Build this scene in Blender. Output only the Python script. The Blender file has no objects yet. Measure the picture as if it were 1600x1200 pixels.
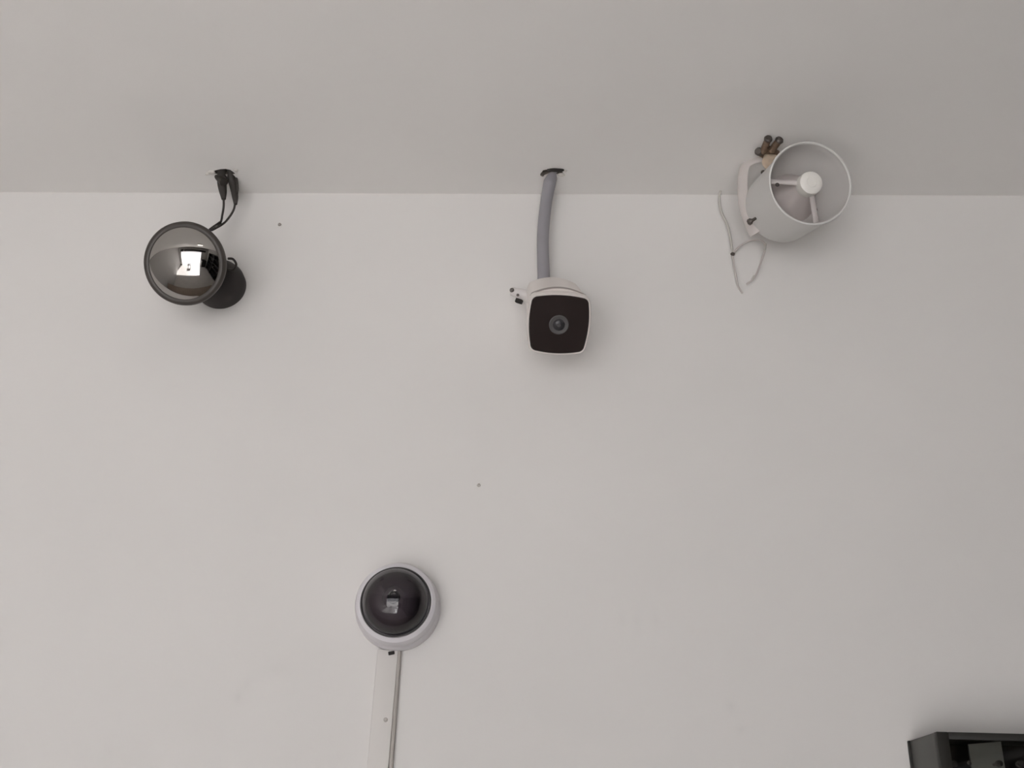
import bpy, bmesh, math, random
from mathutils import Vector, Matrix, noise

random.seed(7)
C = bpy.context.scene.collection
SC = bpy.context.scene
PI = math.pi
R = math.radians

# ------------------------------------------------------------------ camera
H_CAM, CEIL, WY = 1.60, 2.80, 1.701        # lens height, ceiling height, distance to the end wall
F_PX, PITCH, ROLL = 1650.0, 25.0, 0.2
cam_d = bpy.data.cameras.new('camera')
cam_d.sensor_fit = 'HORIZONTAL'
cam_d.sensor_width = 36.0
cam_d.lens = F_PX / 1600.0 * 36.0
cam_d.clip_start = 0.01
cam = bpy.data.objects.new('camera', cam_d)
C.objects.link(cam)
cam.matrix_world = (Matrix.Translation((0, 0, H_CAM)) @ Matrix.Rotation(R(90 + PITCH), 4, 'X')
                    @ Matrix.Rotation(R(ROLL), 4, 'Z'))
SC.camera = cam
CM = cam.matrix_world.copy()

# ------------------------------------------------------------------ light of the day and exposure
SC.view_settings.view_transform = 'Standard'
SC.view_settings.look = 'None'
SC.view_settings.exposure = -0.12
SC.view_settings.gamma = 1.0
SC.view_settings.use_curve_mapping = False
W = bpy.data.worlds.new('overcast_sky')
SC.world = W
W.use_nodes = True
bg = W.node_tree.nodes['Background']
bg.inputs[0].default_value = (0.965, 0.955, 1.0, 1)
bg.inputs[1].default_value = 2.5
SC.cycles.max_bounces = 16
SC.cycles.diffuse_bounces = 10
SC.cycles.use_denoising = True

# shop front opening in the wall behind the camera
OX0, OX1, OZ0, OZ1, BY = -2.15, 0.75, 0.0, 2.15, -2.6
RX0, RX1 = -2.5, 1.8
pl = bpy.data.lights.new('shopfront_daylight', 'AREA')
pl.shape = 'RECTANGLE'
pl.size = OX1 - OX0
pl.size_y = OZ1 - OZ0
pl.cycles.is_portal = True
po = bpy.data.objects.new('shopfront_daylight', pl)
C.objects.link(po)
po.location = ((OX0 + OX1) / 2, BY - 0.02, (OZ0 + OZ1) / 2)
po.rotation_euler = (R(90), 0, 0)          # looks into the room (+Y)

# sun falling through the shop front onto the floor; the floor throws it up at wall and ceiling
sl = bpy.data.lights.new('sun', 'SUN')
sl.energy = 20.5
sl.angle = R(0.8)
sl.color = (0.975, 0.974, 0.995)
so = bpy.data.objects.new('sun', sl)
C.objects.link(so)
SUN_EL, SUN_AZ = 42.0, 14.0
so.rotation_euler = (R(90 - SUN_EL), 0, R(SUN_AZ))

# ------------------------------------------------------------------ helpers
def ray(px, py):
    v = Vector(((px - 800.0) / F_PX, (600.0 - py) / F_PX, -1.0))
    return (CM.to_3x3() @ v)

def at(px, py, Y=WY):
    """world point seen at a photograph pixel on the vertical plane y = Y"""
    d = ray(px, py)
    return Vector((0, 0, H_CAM)) + d * (Y / d.y)

def atz(px, py, z):
    d = ray(px, py)
    return Vector((0, 0, H_CAM)) + d * ((z - H_CAM) / d.z)

def lin(c):
    return tuple(((x / 255) / 12.92 if x / 255 <= 0.04045 else ((x / 255 + 0.055) / 1.055) ** 2.4) for x in c) + (1,)

def mat(name, col, rough=0.5, metal=0.0, spec=0.5, bump=0.0, bscale=60.0, vary=0.0, vscale=8.0, coat=0.0, emit=None, estr=0.0):
    m = bpy.data.materials.new(name)
    m.use_nodes = True
    nt = m.node_tree
    b = nt.nodes['Principled BSDF']
    c = lin(col)
    b.inputs['Base Color'].default_value = c
    b.inputs['Roughness'].default_value = rough
    b.inputs['Metallic'].default_value = metal
    b.inputs['Specular IOR Level'].default_value = spec
    b.inputs['Coat Weight'].default_value = coat
    tc = nt.nodes.new('ShaderNodeTexCoord')
    if vary > 0:
        n = nt.nodes.new('ShaderNodeTexNoise')
        n.inputs['Scale'].default_value = vscale
        n.inputs['Detail'].default_value = 4
        nt.links.new(tc.outputs['Object'], n.inputs['Vector'])
        r = nt.nodes.new('ShaderNodeMapRange')
        r.inputs['From Min'].default_value = 0.3
        r.inputs['From Max'].default_value = 0.7
        r.inputs['To Min'].default_value = 1 - vary
        r.inputs['To Max'].default_value = 1 + vary
        nt.links.new(n.outputs['Fac'], r.inputs['Value'])
        mx = nt.nodes.new('ShaderNodeVectorMath')
        mx.operation = 'SCALE'
        mx.inputs[0].default_value = c[:3]
        nt.links.new(r.outputs[0], mx.inputs['Scale'])
        nt.links.new(mx.outputs[0], b.inputs['Base Color'])
    if bump > 0:
        n2 = nt.nodes.new('ShaderNodeTexNoise')
        n2.inputs['Scale'].default_value = bscale
        n2.inputs['Detail'].default_value = 3
        nt.links.new(tc.outputs['Object'], n2.inputs['Vector'])
        bp = nt.nodes.new('ShaderNodeBump')
        bp.inputs['Strength'].default_value = bump
        bp.inputs['Distance'].default_value = 0.002
        nt.links.new(n2.outputs['Fac'], bp.inputs['Height'])
        nt.links.new(bp.outputs[0], b.inputs['Normal'])
    if emit:
        b.inputs['Emission Color'].default_value = lin(emit)
        b.inputs['Emission Strength'].default_value = estr
    return m

def plaster(name, col, stains=()):
    """matt paint, faintly trowelled, with a few faint smudges at given spots (object space x, z, rx, rz, strength)"""
    m = mat(name, col, rough=0.85, spec=0.25, vary=0.012, vscale=3.0)
    nt = m.node_tree
    b = nt.nodes['Principled BSDF']
    tc = next(n for n in nt.nodes if n.type == 'TEX_COORD')
    n1 = nt.nodes.new('ShaderNodeTexNoise'); n1.inputs['Scale'].default_value = 5.0; n1.inputs['Detail'].default_value = 2
    n2 = nt.nodes.new('ShaderNodeTexNoise'); n2.inputs['Scale'].default_value = 220.0; n2.inputs['Detail'].default_value = 2
    mp = nt.nodes.new('ShaderNodeMapping'); mp.inputs['Scale'].default_value = (0.6, 0.6, 2.2)
    nt.links.new(tc.outputs['Object'], mp.inputs[0]); nt.links.new(mp.outputs[0], n1.inputs['Vector'])
    nt.links.new(tc.outputs['Object'], n2.inputs['Vector'])
    b1 = nt.nodes.new('ShaderNodeBump'); b1.inputs['Strength'].default_value = 0.35; b1.inputs['Distance'].default_value = 0.006
    b2 = nt.nodes.new('ShaderNodeBump'); b2.inputs['Strength'].default_value = 0.12; b2.inputs['Distance'].default_value = 0.0006
    nt.links.new(n1.outputs['Fac'], b1.inputs['Height']); nt.links.new(n2.outputs['Fac'], b2.inputs['Height'])
    nt.links.new(b1.outputs[0], b2.inputs['Normal']); nt.links.new(b2.outputs[0], b.inputs['Normal'])
    src = b.inputs['Base Color'].links[0].from_socket
    for (sx, sz, rx, rz, k, ang) in stains:
        g = nt.nodes.new('ShaderNodeMapping'); g.vector_type = 'TEXTURE'
        g.inputs['Location'].default_value = (sx, 0, sz)
        g.inputs['Rotation'].default_value = (0, ang, 0)
        g.inputs['Scale'].default_value = (rx, 1e3, rz)
        nz = nt.nodes.new('ShaderNodeTexNoise'); nz.inputs['Scale'].default_value = 30; nz.inputs['Detail'].default_value = 3
        nt.links.new(tc.outputs['Object'], nz.inputs['Vector'])
        nt.links.new(tc.outputs['Object'], g.inputs[0])
        gr = nt.nodes.new('ShaderNodeTexGradient'); gr.gradient_type = 'QUADRATIC_SPHERE'
        nt.links.new(g.outputs[0], gr.inputs[0])
        mu = nt.nodes.new('ShaderNodeMath'); mu.operation = 'MULTIPLY'
        nt.links.new(gr.outputs['Fac'], mu.inputs[0]); nt.links.new(nz.outputs['Fac'], mu.inputs[1])
        m2 = nt.nodes.new('ShaderNodeMath'); m2.operation = 'MULTIPLY_ADD'
        m2.inputs[1].default_value = -2 * k; m2.inputs[2].default_value = 1.0
        nt.links.new(mu.outputs[0], m2.inputs[0])
        sc = nt.nodes.new('ShaderNodeVectorMath'); sc.operation = 'SCALE'
        nt.links.new(src, sc.inputs[0]); nt.links.new(m2.outputs[0], sc.inputs['Scale'])
        src = sc.outputs[0]
    nt.links.new(src, b.inputs['Base Color'])
    return m

def obj(name, bm, m, parent=None, smooth=None, origin=None):
    """link a bmesh (world coordinates) as one mesh object; the origin goes to its parent's place"""
    bmesh.ops.recalc_face_normals(bm, faces=bm.faces)
    me = bpy.data.meshes.new(name)
    off = Vector(origin) if origin is not None else (parent['_o'] if parent is not None and '_o' in parent else Vector((0, 0, 0)))
    off = Vector(off)
    bmesh.ops.translate(bm, verts=bm.verts, vec=-off)
    bm.to_mesh(me); bm.free()
    ms = m if isinstance(m, (list, tuple)) else [m]
    for x in ms: me.materials.append(x)
    if smooth is not None:
        me.polygons.foreach_set('use_smooth', [True] * len(me.polygons))
        me.set_sharp_from_angle(angle=R(smooth))
    o = bpy.data.objects.new(name, me)
    C.objects.link(o)
    if parent is not None:
        o.parent = parent
        po_ = Vector(parent['_o'])
        o.location = off - po_
    else:
        o.location = off
    o['_o'] = list(off)
    return o

def thing(name, label, cat, loc, group=None):
    o = bpy.data.objects.new(name, None)
    o.empty_display_size = 0.03
    C.objects.link(o)
    o.location = loc
    o['_o'] = list(loc)
    o['label'] = label; o['category'] = cat
    if group: o['group'] = group
    return o

def tag(o, label, cat=None, group=None):
    o['label'] = label
    if cat: o['category'] = cat
    if group: o['group'] = group
    return o

def frame(origin, axis, up=(0, 0, 1)):
    z = Vector(axis).normalized()
    x = Vector(up).cross(z).normalized()
    y = z.cross(x)
    m = Matrix((x, y, z)).transposed().to_4x4()
    return Matrix.Translation(origin) @ m

def box(bm, lo, hi, M=None, bev=0.0):
    r = bmesh.ops.create_cube(bm, size=1.0)
    vs = r['verts']
    lo, hi = Vector(lo), Vector(hi)
    for v in vs:
        v.co = Vector([lo[i] + (v.co[i] + 0.5) * (hi[i] - lo[i]) for i in range(3)])
    if bev > 0:
        es = list({e for v in vs for e in v.link_edges})
        r2 = bmesh.ops.bevel(bm, geom=es, offset=bev, segments=2, affect='EDGES', profile=0.5)
        vs = list(set(r2['verts']) | {v for v in vs if v.is_valid})
    if M is not None:
        bmesh.ops.transform(bm, matrix=M, verts=[v for v in vs if v.is_valid])
    return bm

def newbox(lo, hi, M=None, bev=0.0):
    return box(bmesh.new(), lo, hi, M, bev)

def lathe(prof, M=None, n=64, bm=None, shape=None):
    """profile of (r, z) about local z; shape(theta) scales the radius"""
    bm = bm or bmesh.new()
    rings = []
    for (r, z) in prof:
        if r <= 1e-7:
            rings.append([bm.verts.new((0, 0, z))])
        else:
            rg = []
            for i in range(n):
                t = 2 * PI * i / n
                k = shape(t, z) if shape else 1.0
                rg.append(bm.verts.new((r * k * math.cos(t), r * k * math.sin(t), z)))
            rings.append(rg)
    for a, b in zip(rings, rings[1:]):
        for i in range(n):
            j = (i + 1) % n
            if len(a) == 1 and len(b) == 1: continue
            if len(a) == 1: bm.faces.new((a[0], b[i], b[j]))
            elif len(b) == 1: bm.faces.new((a[i], a[j], b[0]))
            else: bm.faces.new((a[i], a[j], b[j], b[i]))
    if M is not None:
        vs = [v for rg in rings for v in rg]
        bmesh.ops.transform(bm, matrix=M, verts=vs)
    return bm

def catmull(pts, k=8):
    P = [Vector(p) for p in pts]
    if len(P) < 3: return P
    P = [2 * P[0] - P[1]] + P + [2 * P[-1] - P[-2]]
    out = []
    for i in range(1, len(P) - 2):
        for s in range(k):
            t = s / k
            a, b, c, d = P[i - 1], P[i], P[i + 1], P[i + 2]
            out.append(0.5 * ((2 * b) + (c - a) * t + (2 * a - 5 * b + 4 * c - d) * t * t + (3 * b - a - 3 * c + d) * t ** 3))
    out.append(P[-2])
    return out

def tube(pts, r, n=10, bm=None, k=8, caps=True, flat=1.0):
    """tube along a smooth path; r is a radius or a list of radii per control point"""
    bm = bm or bmesh.new()
    path = catmull(pts, k)
    m = len(path)
    rs = r if isinstance(r, (list, tuple)) else [r] * len(pts)
    def rad(i):
        t = i / (m - 1) * (len(rs) - 1)
        a = min(int(t), len(rs) - 2)
        return rs[a] + (rs[a + 1] - rs[a]) * (t - a)
    prev = None; rings = []
    for i, p in enumerate(path):
        d = (path[min(i + 1, m - 1)] - path[max(i - 1, 0)]).normalized()
        if prev is None:
            x = d.cross(Vector((0, 1, 0)))
            if x.length < 0.1: x = d.cross(Vector((1, 0, 0)))
            x.normalize()
        else:
            x = (prev - d * prev.dot(d)).normalized()
        prev = x
        y = d.cross(x)
        q = rad(i)
        rings.append([bm.verts.new(p + x * (q * math.cos(2 * PI * j / n)) + y * (q * flat * math.sin(2 * PI * j / n))) for j in range(n)])
    for a, b in zip(rings, rings[1:]):
        for j in range(n):
            bm.faces.new((a[j], a[(j + 1) % n], b[(j + 1) % n], b[j]))
    if caps:
        bm.faces.new(rings[0][::-1]); bm.faces.new(rings[-1])
    return bm

def prism(pts, z0, z1, M=None, bm=None):
    bm = bm or bmesh.new()
    a = [bm.verts.new((x, y, z0)) for x, y in pts]
    b = [bm.verts.new((x, y, z1)) for x, y in pts]
    bm.faces.new(a[::-1]); bm.faces.new(b)
    n = len(pts)
    for i in range(n):
        bm.faces.new((a[i], a[(i + 1) % n], b[(i + 1) % n], b[i]))
    if M is not None: bmesh.ops.transform(bm, matrix=M, verts=a + b)
    return bm

def blob(r, M, seed=0, amp=0.3, sub=2, bm=None):
    bm = bm or bmesh.new()
    q = bmesh.ops.create_icosphere(bm, subdivisions=sub, radius=1.0)
    for v in q['verts']:
        k = 1 + amp * noise.noise(v.co * 1.7 + Vector((seed, seed * 2.3, 0)))
        v.co = Vector((v.co.x * r[0] * k, v.co.y * r[1] * k, v.co.z * r[2] * k))
    bmesh.ops.transform(bm, matrix=M, verts=q['verts'])
    return bm

def screw(P, axis, r, parent, m, name='screw', dome=0.5):
    """pan head screw with a cross recess, head facing along axis"""
    M = frame(P, axis)
    bm = lathe([(0, -r * 0.3), (r, -r * 0.3), (r, 0), (r * 0.8, r * dome * 0.7), (r * 0.35, r * dome), (0, r * dome)], M, n=16)
    for a in (0, PI / 2):
        box(bm, (-r * 0.55, -r * 0.1, r * dome * 0.98), (r * 0.55, r * 0.1, r * dome * 1.1), M @ Matrix.Rotation(a + 0.4, 4, 'Z'))
    return obj(name, bm, m, parent, smooth=40)

# ------------------------------------------------------------------ materials
def st(px, py, rx, rz, k, ang=0.0):
    p = at(px, py)
    return (p.x, p.z, rx, rz, k, ang)
M_wall = plaster('wall_paint', (214, 212, 210), [
    st(385, 1070, 0.030, 0.045, 0.035, 0.5), st(372, 1090, 0.016, 0.022, 0.05), st(430, 1045, 0.05, 0.03, 0.03, -0.3),
    st(995, 972, 0.016, 0.045, 0.03), st(1025, 968, 0.014, 0.04, 0.03), st(972, 970, 0.012, 0.035, 0.02),
    st(1143, 1104, 0.020, 0.020, 0.05), st(1158, 1140, 0.018, 0.014, 0.05), st(1090, 1132, 0.03, 0.02, 0.015),
    st(170, 1175, 0.03, 0.03, 0.025), st(840, 1090, 0.04, 0.05, 0.012)])
M_ceil = plaster('ceiling_paint', (224, 222, 220))
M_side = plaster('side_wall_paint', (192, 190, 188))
M_floor = mat('floor_tile', (190, 187, 183), rough=0.35, vary=0.05, vscale=2)
M_out = mat('pavement', (228, 225, 221), rough=0.9, vary=0.06)
M_board = mat('dark_signboard', (52, 49, 47), rough=0.45)
M_wood = mat('brown_laminate', (138, 126, 114), rough=0.5, vary=.06)
M_black = mat('black_plastic', (46, 40, 38), rough=0.55, bump=0.15, bscale=400)
M_ring = mat('charcoal_ring_plastic', (58, 53, 49), rough=0.45)
M_shroud = mat('dark_grey_shroud', (108, 101, 105), rough=0.6)
M_base = mat('matt_black_plastic', (44, 39, 38), rough=0.62)
M_rub = mat('black_rubber', (50, 46, 43), rough=0.6)
M_mirror = mat('mirrored_smoke_glass', (170, 167, 164), rough=0.03, metal=1.0)
M_white = mat('white_enamel', (222, 216, 212), rough=0.38)
M_whitep = mat('white_plastic', (212, 208, 207), rough=0.42)
M_dome_base = mat('cool_white_plastic', (208, 205, 209), rough=0.4)
M_face = mat('black_glass_face', (38, 30, 29), rough=0.16, spec=0.35)
M_lensring = mat('lens_ring_grey', (78, 76, 76), rough=0.6)
M_lens = mat('lens_glass', (44, 43, 46), rough=0.35)
M_grey = mat('grey_pvc', (140, 138, 143), rough=0.5, vary=0.02, vscale=20)
M_dark = mat('dark_gap', (40, 37, 35), rough=0.9)
M_hole = mat('broken_concrete', (96, 90, 84), rough=0.95, bump=0.8, bscale=200, vary=0.2, vscale=90)
M_crumb = mat('plaster_crumb', (205, 201, 196), rough=0.9, bump=0.4, bscale=300)
M_horn = mat('horn_abs_plastic', (205, 204, 202), rough=0.45)
M_hornin = mat('horn_inner_plastic', (196, 194, 192), rough=0.5)
M_throat = mat('horn_throat_plastic', (204, 196, 194), rough=0.5)
M_strut = mat('strut_plastic', (190, 184, 182), rough=0.5)
M_cap = mat('phase_plug_plastic', (222, 220, 215), rough=0.45)
M_steel = mat('dull_steel', (120, 116, 112), rough=0.45, metal=0.7)
M_dsteel = mat('dark_steel', (88, 82, 78), rough=0.5, metal=0.5)
M_brk = mat('bracket_enamel', (192, 186, 183), rough=0.5)
M_rust = mat('rusty_brown_steel', (116, 96, 80), rough=0.75, metal=0.2, vary=0.25, vscale=180, bump=0.5, bscale=300)
M_brass = mat('tan_bracket_paint', (196, 178, 158), rough=0.6, vary=0.08, vscale=90)
M_cable = mat('off_white_cable', (190, 183, 180), rough=0.5)
M_gcable = mat('grey_cable', (186, 184, 178), rough=0.5)
M_cab = mat('dark_grey_powder_coat', (80, 80, 77), rough=0.5, bump=0.1, bscale=500)
M_cabf = mat('black_powder_coat', (36, 35, 32), rough=0.45, spec=.3)
M_cabin = mat('cabinet_interior', (44, 39, 37), rough=0.7)
M_cabg = mat('reflection_grey', (165, 165, 162), rough=0.5, metal=0.3)
M_shiny = mat('shiny_metal', (190, 184, 184), rough=0.2, metal=0.9)

def glass(name, tint, ior=1.45, rough=0.0):
    m = bpy.data.materials.new(name); m.use_nodes = True
    nt = m.node_tree; nt.nodes.remove(nt.nodes['Principled BSDF'])
    out = nt.nodes['Material Output']
    tr = nt.nodes.new('ShaderNodeBsdfTransparent'); tr.inputs[0].default_value = tint
    gl = nt.nodes.new('ShaderNodeBsdfGlossy'); gl.inputs['Roughness'].default_value = rough
    fr = nt.nodes.new('ShaderNodeFresnel'); fr.inputs['IOR'].default_value = ior
    mx = nt.nodes.new('ShaderNodeMixShader')
    nt.links.new(fr.outputs[0], mx.inputs[0]); nt.links.new(tr.outputs[0], mx.inputs[1]); nt.links.new(gl.outputs[0], mx.inputs[2])
    nt.links.new(mx.outputs[0], out.inputs[0])
    return m
M_smoke = glass('smoked_dome_acrylic', (0.54, 0.51, 0.54, 1), 1.6, 0.0)
M_tint = glass('tinted_door_glass', (0.75, 0.75, 0.73, 1), 1.45, 0.02)

def struct(name, bm, m, parent=None, **kw):
    o = obj(name, bm, m, parent, **kw)
    if parent is None: o['kind'] = 'structure'
    return o

# ------------------------------------------------------------------ the room
struct('wall_back', newbox((RX0 - .1, WY, 0), (RX1 + .1, WY + .12, CEIL)), M_wall)
struct('floor', newbox((RX0 - .1, BY - .12, -.1), (RX1 + .1, WY + .12, 0)), M_floor)
struct('wall_left', newbox((RX0 - .1, BY - .12, 0), (RX0, WY, CEIL)), M_side)
struct('wall_right', newbox((RX1, BY - .12, 0), (RX1 + .1, WY, CEIL)), M_side)
bm = newbox((RX0, BY - .12, 0), (OX0, BY, OZ1))
box(bm, (OX1, BY - .12, 0), (RX1, BY, OZ1))
box(bm, (RX0, BY - .12, OZ1), (RX1, BY, CEIL))
struct('wall_front', bm, M_side)
struct('ground', newbox((-12, -16, -.14), (12, BY - .12, -.04)), M_out)

# ceiling slab with two broken-out cable holes
def hole_pts(c, rx, ry, seed, n=14):
    out = []
    for i in range(n):
        a = 2 * PI * i / n
        k = 1 + 0.35 * noise.noise(Vector((math.cos(a) * 1.6 + seed, math.sin(a) * 1.6, seed)))
        out.append((c.x + rx * k * math.cos(a), c.y + ry * k * math.sin(a)))
    return out
HL = atz(350, 269, CEIL)
HM = atz(865, 268, CEIL)
holes = [hole_pts(HL, 0.021, 0.009, 3.1), hole_pts(HM, 0.019, 0.008, 8.4)]
slab = struct('ceiling', newbox((RX0 - .1, BY - .12, CEIL), (RX1 + .1, WY + .12, CEIL + .12)), [M_ceil, M_hole])
for hp in holes:
    cbm = prism(hp, CEIL - .02, CEIL + .05)
    for f in cbm.faces: f.material_index = 1
    bmesh.ops.recalc_face_normals(cbm, faces=cbm.faces)
    cme = bpy.data.meshes.new('cutter'); cbm.to_mesh(cme); cbm.free()
    cme.materials.append(M_ceil); cme.materials.append(M_hole)
    co = bpy.data.objects.new('cutter', cme); C.objects.link(co)
    md = slab.modifiers.new('hole', 'BOOLEAN'); md.operation = 'DIFFERENCE'; md.object = co; md.solver = 'EXACT'
    dg = bpy.context.evaluated_depsgraph_get()
    nm = bpy.data.meshes.new_from_object(slab.evaluated_get(dg))
    slab.modifiers.clear(); slab.data = nm
    bpy.data.objects.remove(co)
for (px, py, s, sd) in ((331, 269, .0055, 1), (324, 272, .003, 2), (877, 273, .0050, 3), (883, 267, .003, 4), (868, 279, .0028, 5), (368, 266, .004, 6)):
    p = atz(px, py, CEIL - .0006)
    o = obj('plaster_crumb', blob((s * 1.3, s, s * .5), Matrix.Translation(p), sd, .5), M_crumb, slab, smooth=60)

# small holes left by screws in the wall plaster
def wall_plug(px, py, r, label, m=M_dark):
    p = at(px, py)
    bm = lathe([(0, .0006), (r * .55, .0006), (r * .6, .0025), (r, .002), (r * 1.15, 0), (r * 1.15, -.001), (0, -.001)], frame(p, (0, -1, 0)), n=14)
    return tag(obj('wall_plug', bm, m, origin=p, smooth=40), label, 'wall plug')
M_plug = mat('grey_wall_plug', (158, 152, 147), rough=0.7)
M_plug2 = mat('painted_wall_plug', (198, 193, 188), rough=0.8)
wall_plug(437, 351, .0030, 'small grey plug in the wall right of the mirror-fronted camera', M_plug)
wall_plug(748, 758, .0028, 'tiny painted-over plug in the bare middle of the wall', M_plug2)

# ------------------------------------------------------------------ round camera with a mirrored dome, upper left
wp = at(347, 450)
t = thing('security_camera', 'black round security camera with a convex mirrored front, hanging at upper left', 'security camera', wp)
hc = at(291, 412, WY - 0.150)
to_cam = (Vector((0, 0, H_CAM)) - hc).normalized()
ax = (Matrix.Rotation(R(-24), 3, 'Z') @ to_cam).normalized()
bp = lathe([(0, -.001), (.044, -.001), (.0455, .004), (.0455, .020), (.041, .034), (.030, .046), (.018, .052), (0, .053)], frame(wp, (0, -1, 0)), n=72)
base = obj('mounting_base', bp, M_base, t, smooth=35)
jp = wp + Vector((0, -.054, 0))
MH = frame(hc, ax)
rear = MH @ Vector((0, 0, -.062))
obj('swivel_arm', tube([jp + Vector((0, .02, 0)), jp, rear * .5 + jp * .5, rear, rear + (hc - rear) * .4], .013, n=20), M_base, t, smooth=40)
RM = .0655
obj('housing', lathe([(0, -.070), (.018, -.070), (.034, -.062), (.050, -.044), (.061, -.022), (.067, -.004), (.069, .002), (0.060, .002), (0, .002)], MH, n=96), M_ring, t, smooth=35)
obj('front_ring', lathe([(.066, -.003), (.0700, -.002), (.0715, .004), (.0708, .009), (.0680, .0125), (.0635, .0130), (.0612, .0120), (.0608, .006)], MH, n=96), M_ring, t, smooth=50)
HALF = R(37); cr = .0612; SR = cr / math.sin(HALF)
obj('mirrored_dome', lathe([(SR * math.sin(HALF * (1 - i / 24)), .0118 + SR * (math.cos(HALF * (1 - i / 24)) - math.cos(HALF))) for i in range(25)], MH, n=96), M_mirror, t, smooth=80)
# side knob loop at the right of the ring
lp = [at(356, 404, WY - .075), at(364, 405, WY - .070), at(369, 413, WY - .062), at(365, 421, WY - .055), at(357, 421, WY - .05)]
obj('cable_loop', tube(lp, .0022, n=10), M_rub, t, smooth=60)
# leads and connectors going up into the ceiling hole
up1 = HL + Vector((-.008, .0, .03)); up2 = HL + Vector((.012, .003, .03))
a0 = at(330, 358, WY - .075)
Y1 = WY - .045
j = at(344, 348, WY - .055)
l1 = [a0, j, at(347.5, 335, Y1), at(349.5, 322, Y1), at(349.5, 308, Y1)]
l2 = [a0 + Vector((.001, .003, 0)), j + Vector((.004, .002, -.002)), at(357, 341, Y1), at(365, 328, Y1), at(368, 314, Y1)]
obj('lead', tube(l1, .0021, n=10), M_rub, t, smooth=60)
obj('lead', tube(l2, .0021, n=10), M_rub, t, smooth=60)
obj('lead', tube([at(318, 366, WY - .085), at(326, 361, WY - .08), a0, j], .0031, n=10), M_rub, t, smooth=60)
obj('plug', tube([at(349.5, 311, Y1), at(348.5, 300, Y1), at(347, 288, Y1), at(347, 277, Y1 - .006), HL + Vector((-.006, 0, .012))], [.0042, .0072, .0088, .0098, .0090], n=16), M_rub, t, smooth=40)
obj('plug', tube([at(368, 319, Y1), at(367.5, 308, Y1), at(365, 292, Y1), at(362, 280, Y1 - .004), HL + Vector((.010, .0, .012))], [.0034, .0060, .0074, .0078, .0065], n=16), M_rub, t, smooth=40)
obj('plug', tube([at(370.5, 302, Y1 - .004), at(370.5, 294, Y1 - .004), at(369.5, 284, Y1 - .004), at(368, 273, Y1)], [.0022, .0030, .0032, .0030], n=12), M_rub, t, smooth=40)
obj('plug', tube([at(350, 285, Y1 - .012), at(342, 275, Y1 - .006), HL + Vector((-.016, 0, .010))], [.0085, .0085, .0060], n=14), M_rub, t, smooth=40)

# ------------------------------------------------------------------ bullet camera in the middle
fc = at(873, 507, WY - 0.150)
tc_ = (Vector((0, 0, H_CAM)) - fc).normalized()
ax = Vector((0.075, -1.0, -0.92)).normalized()
MB = frame(fc, ax)
mb = at(850, 486)
t = thing('security_camera', 'white bullet security camera with a square black face, below the grey pipe', 'security camera', mb)
def face_outline(s, rc=0.22, bul=0.075, n=10, taper=0.06):
    """square with bowed sides and rounded corners, half size s"""
    pts = []
    for q in range(4):
        a0_ = q * PI / 2
        # side bowed outwards, running between corner fillets
        for i in range(n + 1):
            u = -1 + rc + (2 - 2 * rc) * i / n
            x, y = 1 + bul * (1 - (u / (1 - rc)) ** 2) - bul * 0.2, u
            pts.append((x * math.cos(a0_) - y * math.sin(a0_), x * math.sin(a0_) + y * math.cos(a0_)))
        for i in range(1, 5):
            w = i / 5 * PI / 2
            cx = cy = 1 - rc - bul * .2
            x, y = cx + rc * math.cos(w), cy + rc * math.sin(w)
            pts.append((x * math.cos(a0_) - y * math.sin(a0_), x * math.sin(a0_) + y * math.cos(a0_)))
    return [(x * s * (1 + taper * y * .5), y * s) for x, y in pts]
def loft(secs, M, cap=True):
    """secs: list of (outline points, z)"""
    bm = bmesh.new(); rg = []
    for pts, z in secs:
        rg.append([bm.verts.new((x, y, z)) for x, y in pts])
    n = len(rg[0])
    for a, b in zip(rg, rg[1:]):
        for i in range(n): bm.faces.new((a[i], a[(i + 1) % n], b[(i + 1) % n], b[i]))
    if cap:
        bm.faces.new(rg[0][::-1]); bm.faces.new(rg[-1])
    bmesh.ops.transform(bm, matrix=M, verts=bm.verts)
    return bm
S = .0475
def circ_like(pts, r, k):
    """blend an outline towards a circle of radius r"""
    return [((1 - k) * x + k * r * x / math.hypot(x, y), (1 - k) * y + k * r * y / math.hypot(x, y)) for x, y in pts]
O1 = face_outline(S)
BL = .158
obj('body', loft([(circ_like(O1, .038, 1), -BL), (circ_like(O1, .044, 1), -BL + .007), (circ_like(O1, .0465, .85), -.085),
                  (circ_like(O1, .049, .5), -.05), (face_outline(S * 1.035), -.022), (face_outline(S * 1.06), -.004), (face_outline(S * 1.03), -.0005), (face_outline(S * .985), -.0015)], MB), M_white, t, smooth=35)
obj('front_glass', loft([(face_outline(S * .99), -.003), (face_outline(S * .99), .0006), (face_outline(S * .965), .0018)], MB), M_face, t, smooth=30)
ls = obj('lens', lathe([(.0165, .001), (.0165, .0028), (.0150, .0036), (.0110, .0024), (.0100, .0024)], MB, n=48), M_lensring, t, smooth=40)
tag(ls, 'grey ring around the lens in the black face')
obj('lens_glass', lathe([(.0102, .0022), (.0085, .0042), (.005, .0056), (0, .0060)], MB, n=32), M_lens, ls, smooth=70)
obj('lens_core', lathe([(.0032, .0054), (.0026, .0068), (0, .0070)], MB, n=20), M_lensring, ls, smooth=60)
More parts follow.
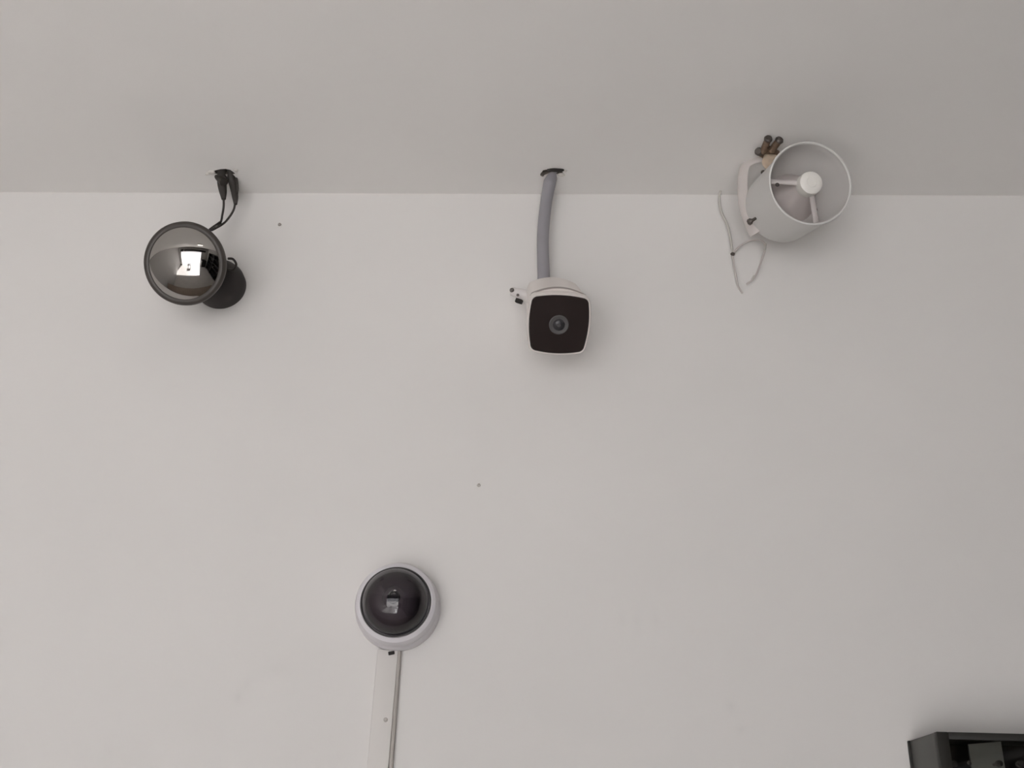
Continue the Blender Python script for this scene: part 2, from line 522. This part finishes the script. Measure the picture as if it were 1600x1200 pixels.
# hood over the top of the body: curved shell standing a little proud, closed at the front edge
def hood(z0, z1, off, th, a0_, a1_, n=36):
    bm = bmesh.new(); L = []
    for z in (z0, z1):
        base_r = .0475 + (.004 if z > -.04 else -.001)
        for rr in (base_r + off, base_r + off + th):
            row = []
            for i in range(n + 1):
                a = a0_ + (a1_ - a0_) * i / n
                sq = 1.0 / max(abs(math.cos(a)), abs(math.sin(a))) ** .35
                row.append(bm.verts.new((rr * math.cos(a) * sq, rr * math.sin(a) * sq, z)))
            L.append(row)
    a, b, c, d = L
    for i in range(n):
        bm.faces.new((a[i], a[i + 1], c[i + 1], c[i])); bm.faces.new((b[i], b[i + 1], d[i + 1], d[i]))
        bm.faces.new((a[i], a[i + 1], b[i + 1], b[i])); bm.faces.new((c[i], c[i + 1], d[i + 1], d[i]))
    bm.faces.new((a[0], b[0], d[0], c[0])); bm.faces.new((a[n], b[n], d[n], c[n]))
    bmesh.ops.transform(bm, matrix=MB, verts=bm.verts)
    return bm
obj('sun_hood', hood(-BL + .022, -.022, .0010, .0040, R(30), R(150)), M_white, t, smooth=40)
obj('hood_gap_shade', hood(-.031, -.0205, .0052, .0006, R(42), R(140)), mat('gap_shade_grey', (150, 143, 139), rough=.6), t, smooth=40)  # grey strip in place of the shaded gap at the hood edge
# wall bracket
obj('wall_plate', lathe([(0, -.001), (.032, -.001), (.034, .003), (.034, .012), (.030, .017), (.016, .020), (0, .020)], frame(mb, (0, -1, 0)), n=48), M_whitep, t, smooth=35)
rj = MB @ Vector((0, .020, -.118))
obj('bracket_arm', tube([mb + Vector((0, -.012, 0)), mb + Vector((0, -.03, .004)), rj], [.014, .0125, .014], n=20), M_whitep, t, smooth=50)
k0, k1 = at(822, 462, WY - .055), at(799, 455, WY - .055)
kn = obj('bracket_ear', tube([k0 + Vector((.008, .012, 0)), k0, (k0 + k1) / 2, k1], [.013, .011, .009, .0075], n=18), M_whitep, t, smooth=50)
screw(at(799.5, 453, WY - .066), (-.5, -1, -.1), .0042, kn, M_steel)
screw(at(809, 461, WY - .068), (-.2, -1, -.5), .0026, kn, M_dsteel)
dk = newbox((-.0062, -.0040, -.005), (.0062, .0040, .005), frame(at(811, 470.5, WY - .062), (-.3, -1, -.3), (.45, 0, 1)), bev=.0014)
tag(obj('clamp_bolt', dk, M_dark, kn, smooth=30), 'dark bolt end under the bracket ear')

# grey pipe from the ceiling hole down to the bullet camera
yP = WY - .036
pb = at(849.5, 428, yP)
t = thing('conduit_pipe', 'bent grey plastic conduit running from a ceiling hole to the bullet camera', 'conduit', pb)
pth = [at(849.5, 440, yP), at(849.5, 429, yP), at(848.7, 405, yP), at(848.2, 375, yP), at(850, 345, yP), at(854, 312, yP), at(859, 285, yP - .006), HM + Vector((.0, -.001, .012))]
obj('pipe', tube(pth, [.0116, .0114, .0112, .0110, .0112, .0112, .0122, .0105], n=28, k=10), M_grey, t, smooth=60)
# torn lip of the pipe and stub of wire at the ceiling
q0 = atz(849, 271, CEIL - .003)
obj('torn_lip', tube([q0 + Vector((-.003, 0, -.005)), q0, q0 + Vector((.010, -.001, .0035)), HM + Vector((.004, -.003, .006))], [.0035, .0042, .0028, .004], n=10, flat=.6), M_dsteel, t, smooth=50)
obj('wire_stub', tube([HM + Vector((-.012, -.006, -.001)), HM + Vector((0, -.009, -.0032)), HM + Vector((.016, -.006, -.001)), HM + Vector((.018, 0, .008))], [.0022, .0034, .0030, .002], n=10), M_dark, t, smooth=50)

# ------------------------------------------------------------------ horn loudspeaker, upper right
hr = at(1266, 286.5, WY - .215)          # centre of the mouth
hb = at(1219, 324, WY - .085)            # centre of the rear of the bell
ax = (hr - hb).normalized()
LB = (hr - hb).length
MHn = frame(hr, ax)
t = thing('horn_speaker', 'white horn loudspeaker with round open mouth under the ceiling at upper right', 'speaker', hb)
RMo = .0735
def horn_prof(outer=True):
    pr = []
    for i in range(13):
        u = i / 12
        z = -LB * u
        r = RMo - .004 - (.011) * u ** .8
        pr.append((r, z))
    return pr
pr = [(.0690, -.006), (.0698, .0002), (.0715, .0022), (RMo - .0002, .0016), (RMo + .0006, -.0010), (RMo, -.0050), (.0716, -.008)] 
outer = [(.0710 - .004 * (i / 10) ** 1.1, -.008 - (LB - .012) * i / 10) for i in range(11)]
rear_p = [(.064, -LB - .004), (.050, -LB - .010), (.034, -LB - .013), (0, -LB - .013)]
inner = [(.0700, -.006)] + [(.0690 - .030 * (i / 10) ** 1.5, -.008 - .088 * i / 10) for i in range(11)] + [(.030, -.1), (0, -.1)]
bm = lathe(pr[1:] + outer + rear_p, MHn, n=112)
bell = obj('bell', bm, M_horn, t, smooth=40)
obj('bell_lining', lathe([(.0698, .0002)] + inner, MHn, n=112), M_hornin, bell, smooth=50)
# throat cone and phase plug
tz = Vector((0, 0, 0))
obj('throat_cone', lathe([(.049, -.094), (.043, -.080), (.034, -.060), (.024, -.034), (.0195, -.012), (.0190, -.004)], MHn, n=72), M_throat, bell, smooth=60)
obj('phase_plug', lathe([(.0190, -.022), (.0205, -.012), (.0208, -.001), (.0196, .0045), (.016, .0068), (.009, .0072), (.0085, .0064), (0, .0064)], MHn, n=56), M_cap, bell, smooth=35)
for a in (R(172), R(292)):
    d = Vector((math.cos(a), math.sin(a), 0))
    p0 = MHn @ (d * .018 + Vector((0, 0, -.010)))
    p1 = MHn @ (d * .062 + Vector((0, 0, -.030)))
    sb = tube([p0, p0.lerp(p1, .5), p1], [.0055, .0048, .0058], n=12, flat=.6)
    o = obj('strut', sb, M_strut, bell, smooth=60)
    screw(MHn @ (d * .050 + Vector((.0, -.006 if a < 4 else .008, -.022))), MHn.to_3x3() @ Vector((0, 0, 1)), .0036, o, M_dsteel)
# driver behind the bell
MR = frame(hb + ax * -.010, -ax)
# U bracket with bolts
P_l = at(1163, 258, WY - .100)
arm = [at(1192, 246, WY - .120), at(1176, 250, WY - .11), at(1163, 262, WY - .100), at(1160, 290, WY - .095), at(1163, 322, WY - .090), at(1172, 350, WY - .085), at(1180, 366, WY - .08)]
obj('mounting_bracket', tube(arm, .0105, n=14, flat=.35), M_brk, t, smooth=60)
tag(obj('bracket_bolt', lathe([(.0, -.002), (.0058, -.002), (.0058, .003), (.0030, .007), (.0026, .014), (0, .014)], frame(at(1171, 347, WY - .110), (.8, -.9, .1)), n=6), M_dsteel, t, smooth=20), 'dark bolt at the left side of the horn')
screw(at(1192, 269, WY - .155), (-.7, -1, -.3), .0040, t, M_dsteel)
# rusty clamp holding the horn to the ceiling
K = atz(1200, 238, CEIL)
ck = obj('clamp', newbox((-.020, -.016, -.010), (.014, .010, .0005), Matrix.Translation(K) @ Matrix.Rotation(R(35), 4, 'Z'), bev=.002), M_rust, t, smooth=30)
tag(ck, 'rusty brown clamp at the ceiling')
obj('clamp_tab', tube([K + Vector((.004, -.004, -.006)), at(1199, 256, K.y - .01), at(1203, 266, WY - .15)], [.011, .010, .006], n=12, flat=.3), M_brass, ck, smooth=50)
for (ax0, ay0, bx0, by0) in ((1192, 238, 1200, 218), (1205, 236, 1217, 220)):
    p0 = atz(ax0, ay0, CEIL - .012); p1 = atz(bx0, by0, CEIL - .007)
    bl = obj('clamp_bolt', tube([p0, p0.lerp(p1, .5), p1], .0062, n=12), M_rust, ck, smooth=40)
    dd = (p1 - p0).normalized()
    obj('bolt_head', lathe([(0, -.001), (.0074, -.001), (.0078, .002), (.006, .005), (0, .0055)], frame(p1, dd), n=12), M_dsteel, bl, smooth=30)
p0 = atz(1186, 237, CEIL - .010)
obj('bolt_head', lathe([(0, -.004), (.0075, -.004), (.0075, .003), (.005, .006), (0, .006)], frame(p0, (-.5, -.8, -.4)), n=12), M_dsteel, ck, smooth=30)
# speaker wire
yw = WY - .012
w = [at(1172, 256, WY - .06), at(1152, 266, WY - .03), at(1134, 284, yw), at(1124, 306, yw), at(1127, 330, yw), at(1137, 352, yw), at(1142, 376, yw), at(1145, 397, yw)]
wr = obj('speaker_wire', tube(w, .0021, n=10), M_gcable, t, smooth=60)
obj('wire_tail', tube([at(1145, 397, yw), at(1146.5, 412, yw), at(1150, 430, yw), at(1153, 446, WY - .006), at(1160, 458, WY - .005)], .0016, n=8), M_cable, wr, smooth=60)
obj('wire_tail', tube([at(1145, 398, yw), at(1153, 387, yw), at(1165, 379, yw), at(1178, 375, yw - .01), at(1191, 377, yw - .012), at(1196, 387, yw - .01), at(1190, 407, yw), at(1183, 426, yw), at(1176, 437, yw), at(1166, 444, WY - .006)], .0017, n=8, k=10), M_cable, wr, smooth=60)
obj('wire_joint', blob((.0042, .004, .0042), Matrix.Translation(at(1145, 397, yw - .001)), 4, .3), M_dsteel, wr, smooth=60)
obj('wire_joint', tube([at(1196, 381, yw - .011), at(1195, 391, yw - .010)], [.0023, .0023], n=8), M_gcable, wr, smooth=60)
obj('wire_joint', tube([at(1179, 431, yw), at(1175, 438, yw)], [.0023, .0023], n=8), M_gcable, wr, smooth=60)

# ------------------------------------------------------------------ dome camera, lower centre
dc = at(623, 952)
MD = frame(dc, (0, -1, 0))
t = thing('dome_camera', 'white round dome camera with smoked dome, fixed above the cable trunking', 'security camera', dc)
DD = Vector((0, -1, 0))
obj('base_ring', lathe([(0, -.001), (.0665, -.001), (.0680, .003), (.0680, .014), (.0660, .022), (.0650, .024), (.0655, .026), (.0655, .038), (.0625, .047), (.0580, .0505), (.0560, .0505), (.0550, .048), (.0540, .046), (0, .046)], MD, n=112), M_dome_base, t, smooth=32)
tr_ = obj('dome_trim', lathe([(.0560, .0490), (.0558, .0518), (.0546, .0524), (.0535, .0515), (.0530, .047)], MD, n=96), M_lensring, t, smooth=50)
RD = .0525
dm = obj('smoked_dome', lathe([(RD * math.cos(i / 20 * PI / 2), .0500 + RD * .90 * math.sin(i / 20 * PI / 2)) if i < 20 else (0, .0500 + RD * .90) for i in range(21)], MD, n=96), M_smoke, t, smooth=80)
obj('inner_shroud', lathe([(.048, .047), (.0465, .056), (.041, .068), (.032, .077), (.024, .0815), (.0175, .083), (.0172, .077), (0, .077)], MD, n=56), M_shroud, t, smooth=40)
obj('inner_lens', lathe([(.010, .076), (.010, .084), (.008, .0855), (.006, .083), (0, .084)], MD, n=40), M_lens, t, smooth=40)
gr = at(612, 1021, WY - .006)
obj('cable_grommet', newbox((-.0050, -.0028, -.004), (.0050, .0028, .005), frame(gr, (0, -1, 0), (-.2, 0, 1)), bev=.001), M_dark, t, smooth=30)

# cable trunking below the dome camera
ta0, ta1 = at(607, 1017), at(586, 1260)
d = (ta1 - ta0).normalized()
MT = Matrix.Translation(ta0) @ Matrix(((-d.z, 0, d.x), (0, 1, 0), (d.x, 0, d.z))).to_4x4()
# local x across, y depth, z along d
x_ = Vector((-d.z, 0, d.x)); 
MT = Matrix.Translation(ta0) @ Matrix((x_, Vector((0, 1, 0)), d)).transposed().to_4x4()
t = thing('cable_trunking', 'flat white cable trunking strip running down from the dome camera', 'cable trunking', ta0)
HWd = .0155
LT = .93
obj('channel', newbox((-HWd, -.006, 0), (HWd, .0, LT), MT, bev=.0008), mat('trunking_plastic', (208, 205, 202), rough=0.6), t, smooth=30)
obj('cover', newbox((-HWd - .0008, -.0095, .0), (HWd + .0008, -.0055, LT), MT, bev=.0016), mat('trunking_cover_plastic', (208, 205, 202), rough=0.6), t, smooth=30)
c0 = at(624.8, 1010, WY - .0045); c1 = at(610.5, 1200, WY - .0045)
cd_ = c1 - c0
tag(obj('cable', tube([c0, c0 + cd_, c0 + cd_ * (LT / cd_.length)], .0036, n=12), mat('putty_grey_cable', (168, 163, 158), rough=.55), t, smooth=60), 'grey cable running down the right edge of the strip')
sp = at(602.5, 1124.5, WY - .0095)
screw(sp, (0, -1, 0), .0034, t, mat('painted_screw', (176, 171, 166), rough=.5), dome=.4)

# ------------------------------------------------------------------ dark cabinet at the lower right corner
cz = at(1420, 1158).z
cx = at(1420, 1158).x
YF = 1.583
CWd, CHt = .52, .42
org = Vector((cx, YF, cz))
MC = Matrix.Translation(org) @ Matrix.Rotation(R(1.2), 4, 'Y')
t = thing('wall_cabinet', 'dark grey wall cabinet with tinted glass door at the lower right corner', 'cabinet', (cx + CWd / 2, WY, cz - CHt))
D_ = WY - YF
T = .004
# local x right, y depth, z up; top left front corner at the origin
bm = newbox((0, .012, -CHt), (T, D_ - .003, 0), MC, bev=.0008)
obj('side_panel', bm, M_cab, t, smooth=30)
obj('side_panel', newbox((CWd - T, .012, -CHt), (CWd, D_ - .003, 0), MC, bev=.0008), M_cab, t, smooth=30)
obj('top_panel', newbox((T, .012, -T), (CWd - T, D_ - .003, 0), MC), M_cab, t)
obj('bottom_panel', newbox((T, .012, -CHt), (CWd - T, D_ - .003, -CHt + T), MC), M_cab, t)
obj('back_panel', newbox((-.003, D_ - .006, -CHt), (CWd + .003, D_, .0), MC, bev=.0008), M_cabf, t, smooth=30)
# door: frame, glass, hinge
dr = obj('door', newbox((-.001, 0, -CHt), (.016, .012, 0), MC, bev=.001), M_cabf, t, smooth=30)
bm = newbox((.016, 0, -.010), (CWd - .016, .012, 0), MC, bev=.001)
box(bm, (.016, 0, -CHt), (CWd - .016, .012, -CHt + .018), MC, bev=.001)
box(bm, (CWd - .016, 0, -CHt), (CWd + .001, .012, 0), MC, bev=.001)
obj('door_frame', bm, M_cabf, dr, smooth=30)
obj('door_glass', newbox((.015, .004, -CHt + .017), (CWd - .015, .007, -.009), MC), M_tint, dr)
pa, pb_ = MC.inverted() @ at(1512, 1163, YF + .05), MC.inverted() @ at(1563, 1159, YF + .05)
obj('reflection_plate', prism([(pa.x, pa.z - .10), (pb_.x, pb_.z - .10), (pb_.x, pb_.z), (pa.x, pa.z)], -.052, -.048, MC @ Matrix.Rotation(R(90), 4, 'X')), M_cabg, t, smooth=30)  # plate behind the glass stands in for a lighter reflection in it
obj('inner_back', newbox((T, D_ - .010, -CHt + T), (CWd - T, D_ - .0065, -T), MC), M_cabin, t)
for (kx, kz, kr) in ((1489, 1194, .0060), (1512, 1193, .0045), (1561, 1193, .0045), (1594, 1194, .0060)):
    p = at(kx, kz, YF + .030)
    obj('inner_spot', lathe([(0, -.030), (kr * .5, -.030), (kr * .5, -.004), (kr, -.003), (kr, .003), (kr * .7, .006), (0, .0065)], frame(p, (0, -1, 0)), n=20), M_shiny, t, smooth=40)  # small shiny round pieces set behind the glass at the bright spots

# ------------------------------------------------------------------ the rest of the shop, seen in the mirrored dome, and added light blockers
t = thing('shutter_box', 'long dark roller shutter box above the open shop front', 'shutter box', (-.9, BY + .14, 2.15))
obj('casing', newbox((OX0 + .02, BY + .001, 2.17), (-1.75, BY + .26, 2.48), bev=.01), M_board, t, smooth=30)
obj('casing', newbox((-1.6, BY + .001, 2.17), (OX1 + .5, BY + .26, 2.44), bev=.01), M_board, t, smooth=30)
t = thing('display_counter', 'dark shop display counter standing at the right of the shop front', 'counter', (1.35, -2.2, 0))
obj('counter_body', newbox((.75, -2.5, 0), (1.35, -1.9, 1.02), bev=.01), M_board, t, smooth=30)
obj('counter_top', newbox((.72, -2.53, 1.02), (1.38, -1.87, 1.06), bev=.008), M_cabf, t, smooth=30)
t = thing('stool', 'dark four-legged stool on the shop floor', 'stool', (-.9, -1.9, 0))
obj('seat', newbox((-1.12, -2.12, .44), (-.68, -1.68, .49), bev=.012), M_board, t, smooth=30)
for sx in (-1.08, -.75):
    for sy in (-2.08, -1.75):
        obj('leg', newbox((sx, sy, 0), (sx + .035, sy + .035, .44), bev=.004), M_board, t, smooth=30)
# rack and low cupboard added out of view to darken the lower wall
t = thing('shade_rack', 'tall dark unseen rack added along the right wall to darken that side', 'rack', (RX1 - .2, .2, 0))
for y0 in (-1.6, -.6, .4, 1.4):
    obj('upright', newbox((RX1 - .42, y0, 0), (RX1 - .005, y0 + .03, 2.3), bev=.003), M_board, t, smooth=30)
for z0 in (.1, .55, 1.0, 1.45, 1.9, 2.27):
    obj('shelf', newbox((RX1 - .41, -1.57, z0), (RX1 - .005, 1.4, z0 + .025), bev=.003), M_board, t, smooth=30)
obj('back_board', newbox((RX1 - .02, -1.59, .02), (RX1 - .004, 1.42, 2.29)), M_board, t)
t = thing('shade_cupboard', 'long brown unseen cupboard added below the cameras to cut the floor light', 'cupboard', (-.2, WY - .25, 0))
obj('cupboard_body', newbox((-2.4, WY - .45, 0), (1.2, WY - .004, .90), bev=.006), M_wood, t, smooth=30)
obj('cupboard_top', newbox((-2.43, WY - .48, .90), (1.23, WY - .004, .93), bev=.004), M_wood, t, smooth=30)
for k in range(5):
    dd = obj('door', newbox((-2.38 + k * .72, WY - .468, .05), (-1.68 + k * .72, WY - .449, .88), bev=.003), M_wood, t, smooth=30)
    obj('door_handle', newbox((-1.75 + k * .72, WY - .485, .50), (-1.735 + k * .72, WY - .466, .64), bev=.003), M_steel, dd, smooth=30)
# round ceiling lamp
lc = Vector((-.2, .1, CEIL))
t = thing('ceiling_light', 'round white flush ceiling light', 'ceiling light', lc)
obj('light_body', lathe([(0, 0), (.13, 0), (.135, .01), (.135, .03), (.125, .036)], frame(lc, (0, 0, -1), (0, 1, 0)), n=48), M_whitep, t, smooth=40)
obj('diffuser', lathe([(.125, .034), (.11, .042), (0, .045)], frame(lc, (0, 0, -1), (0, 1, 0)), n=48), mat('lit_diffuser', (255, 250, 244), emit=(255, 248, 240), estr=8.0), t, smooth=60)

for o in bpy.data.objects:
    if '_o' in o: del o['_o']
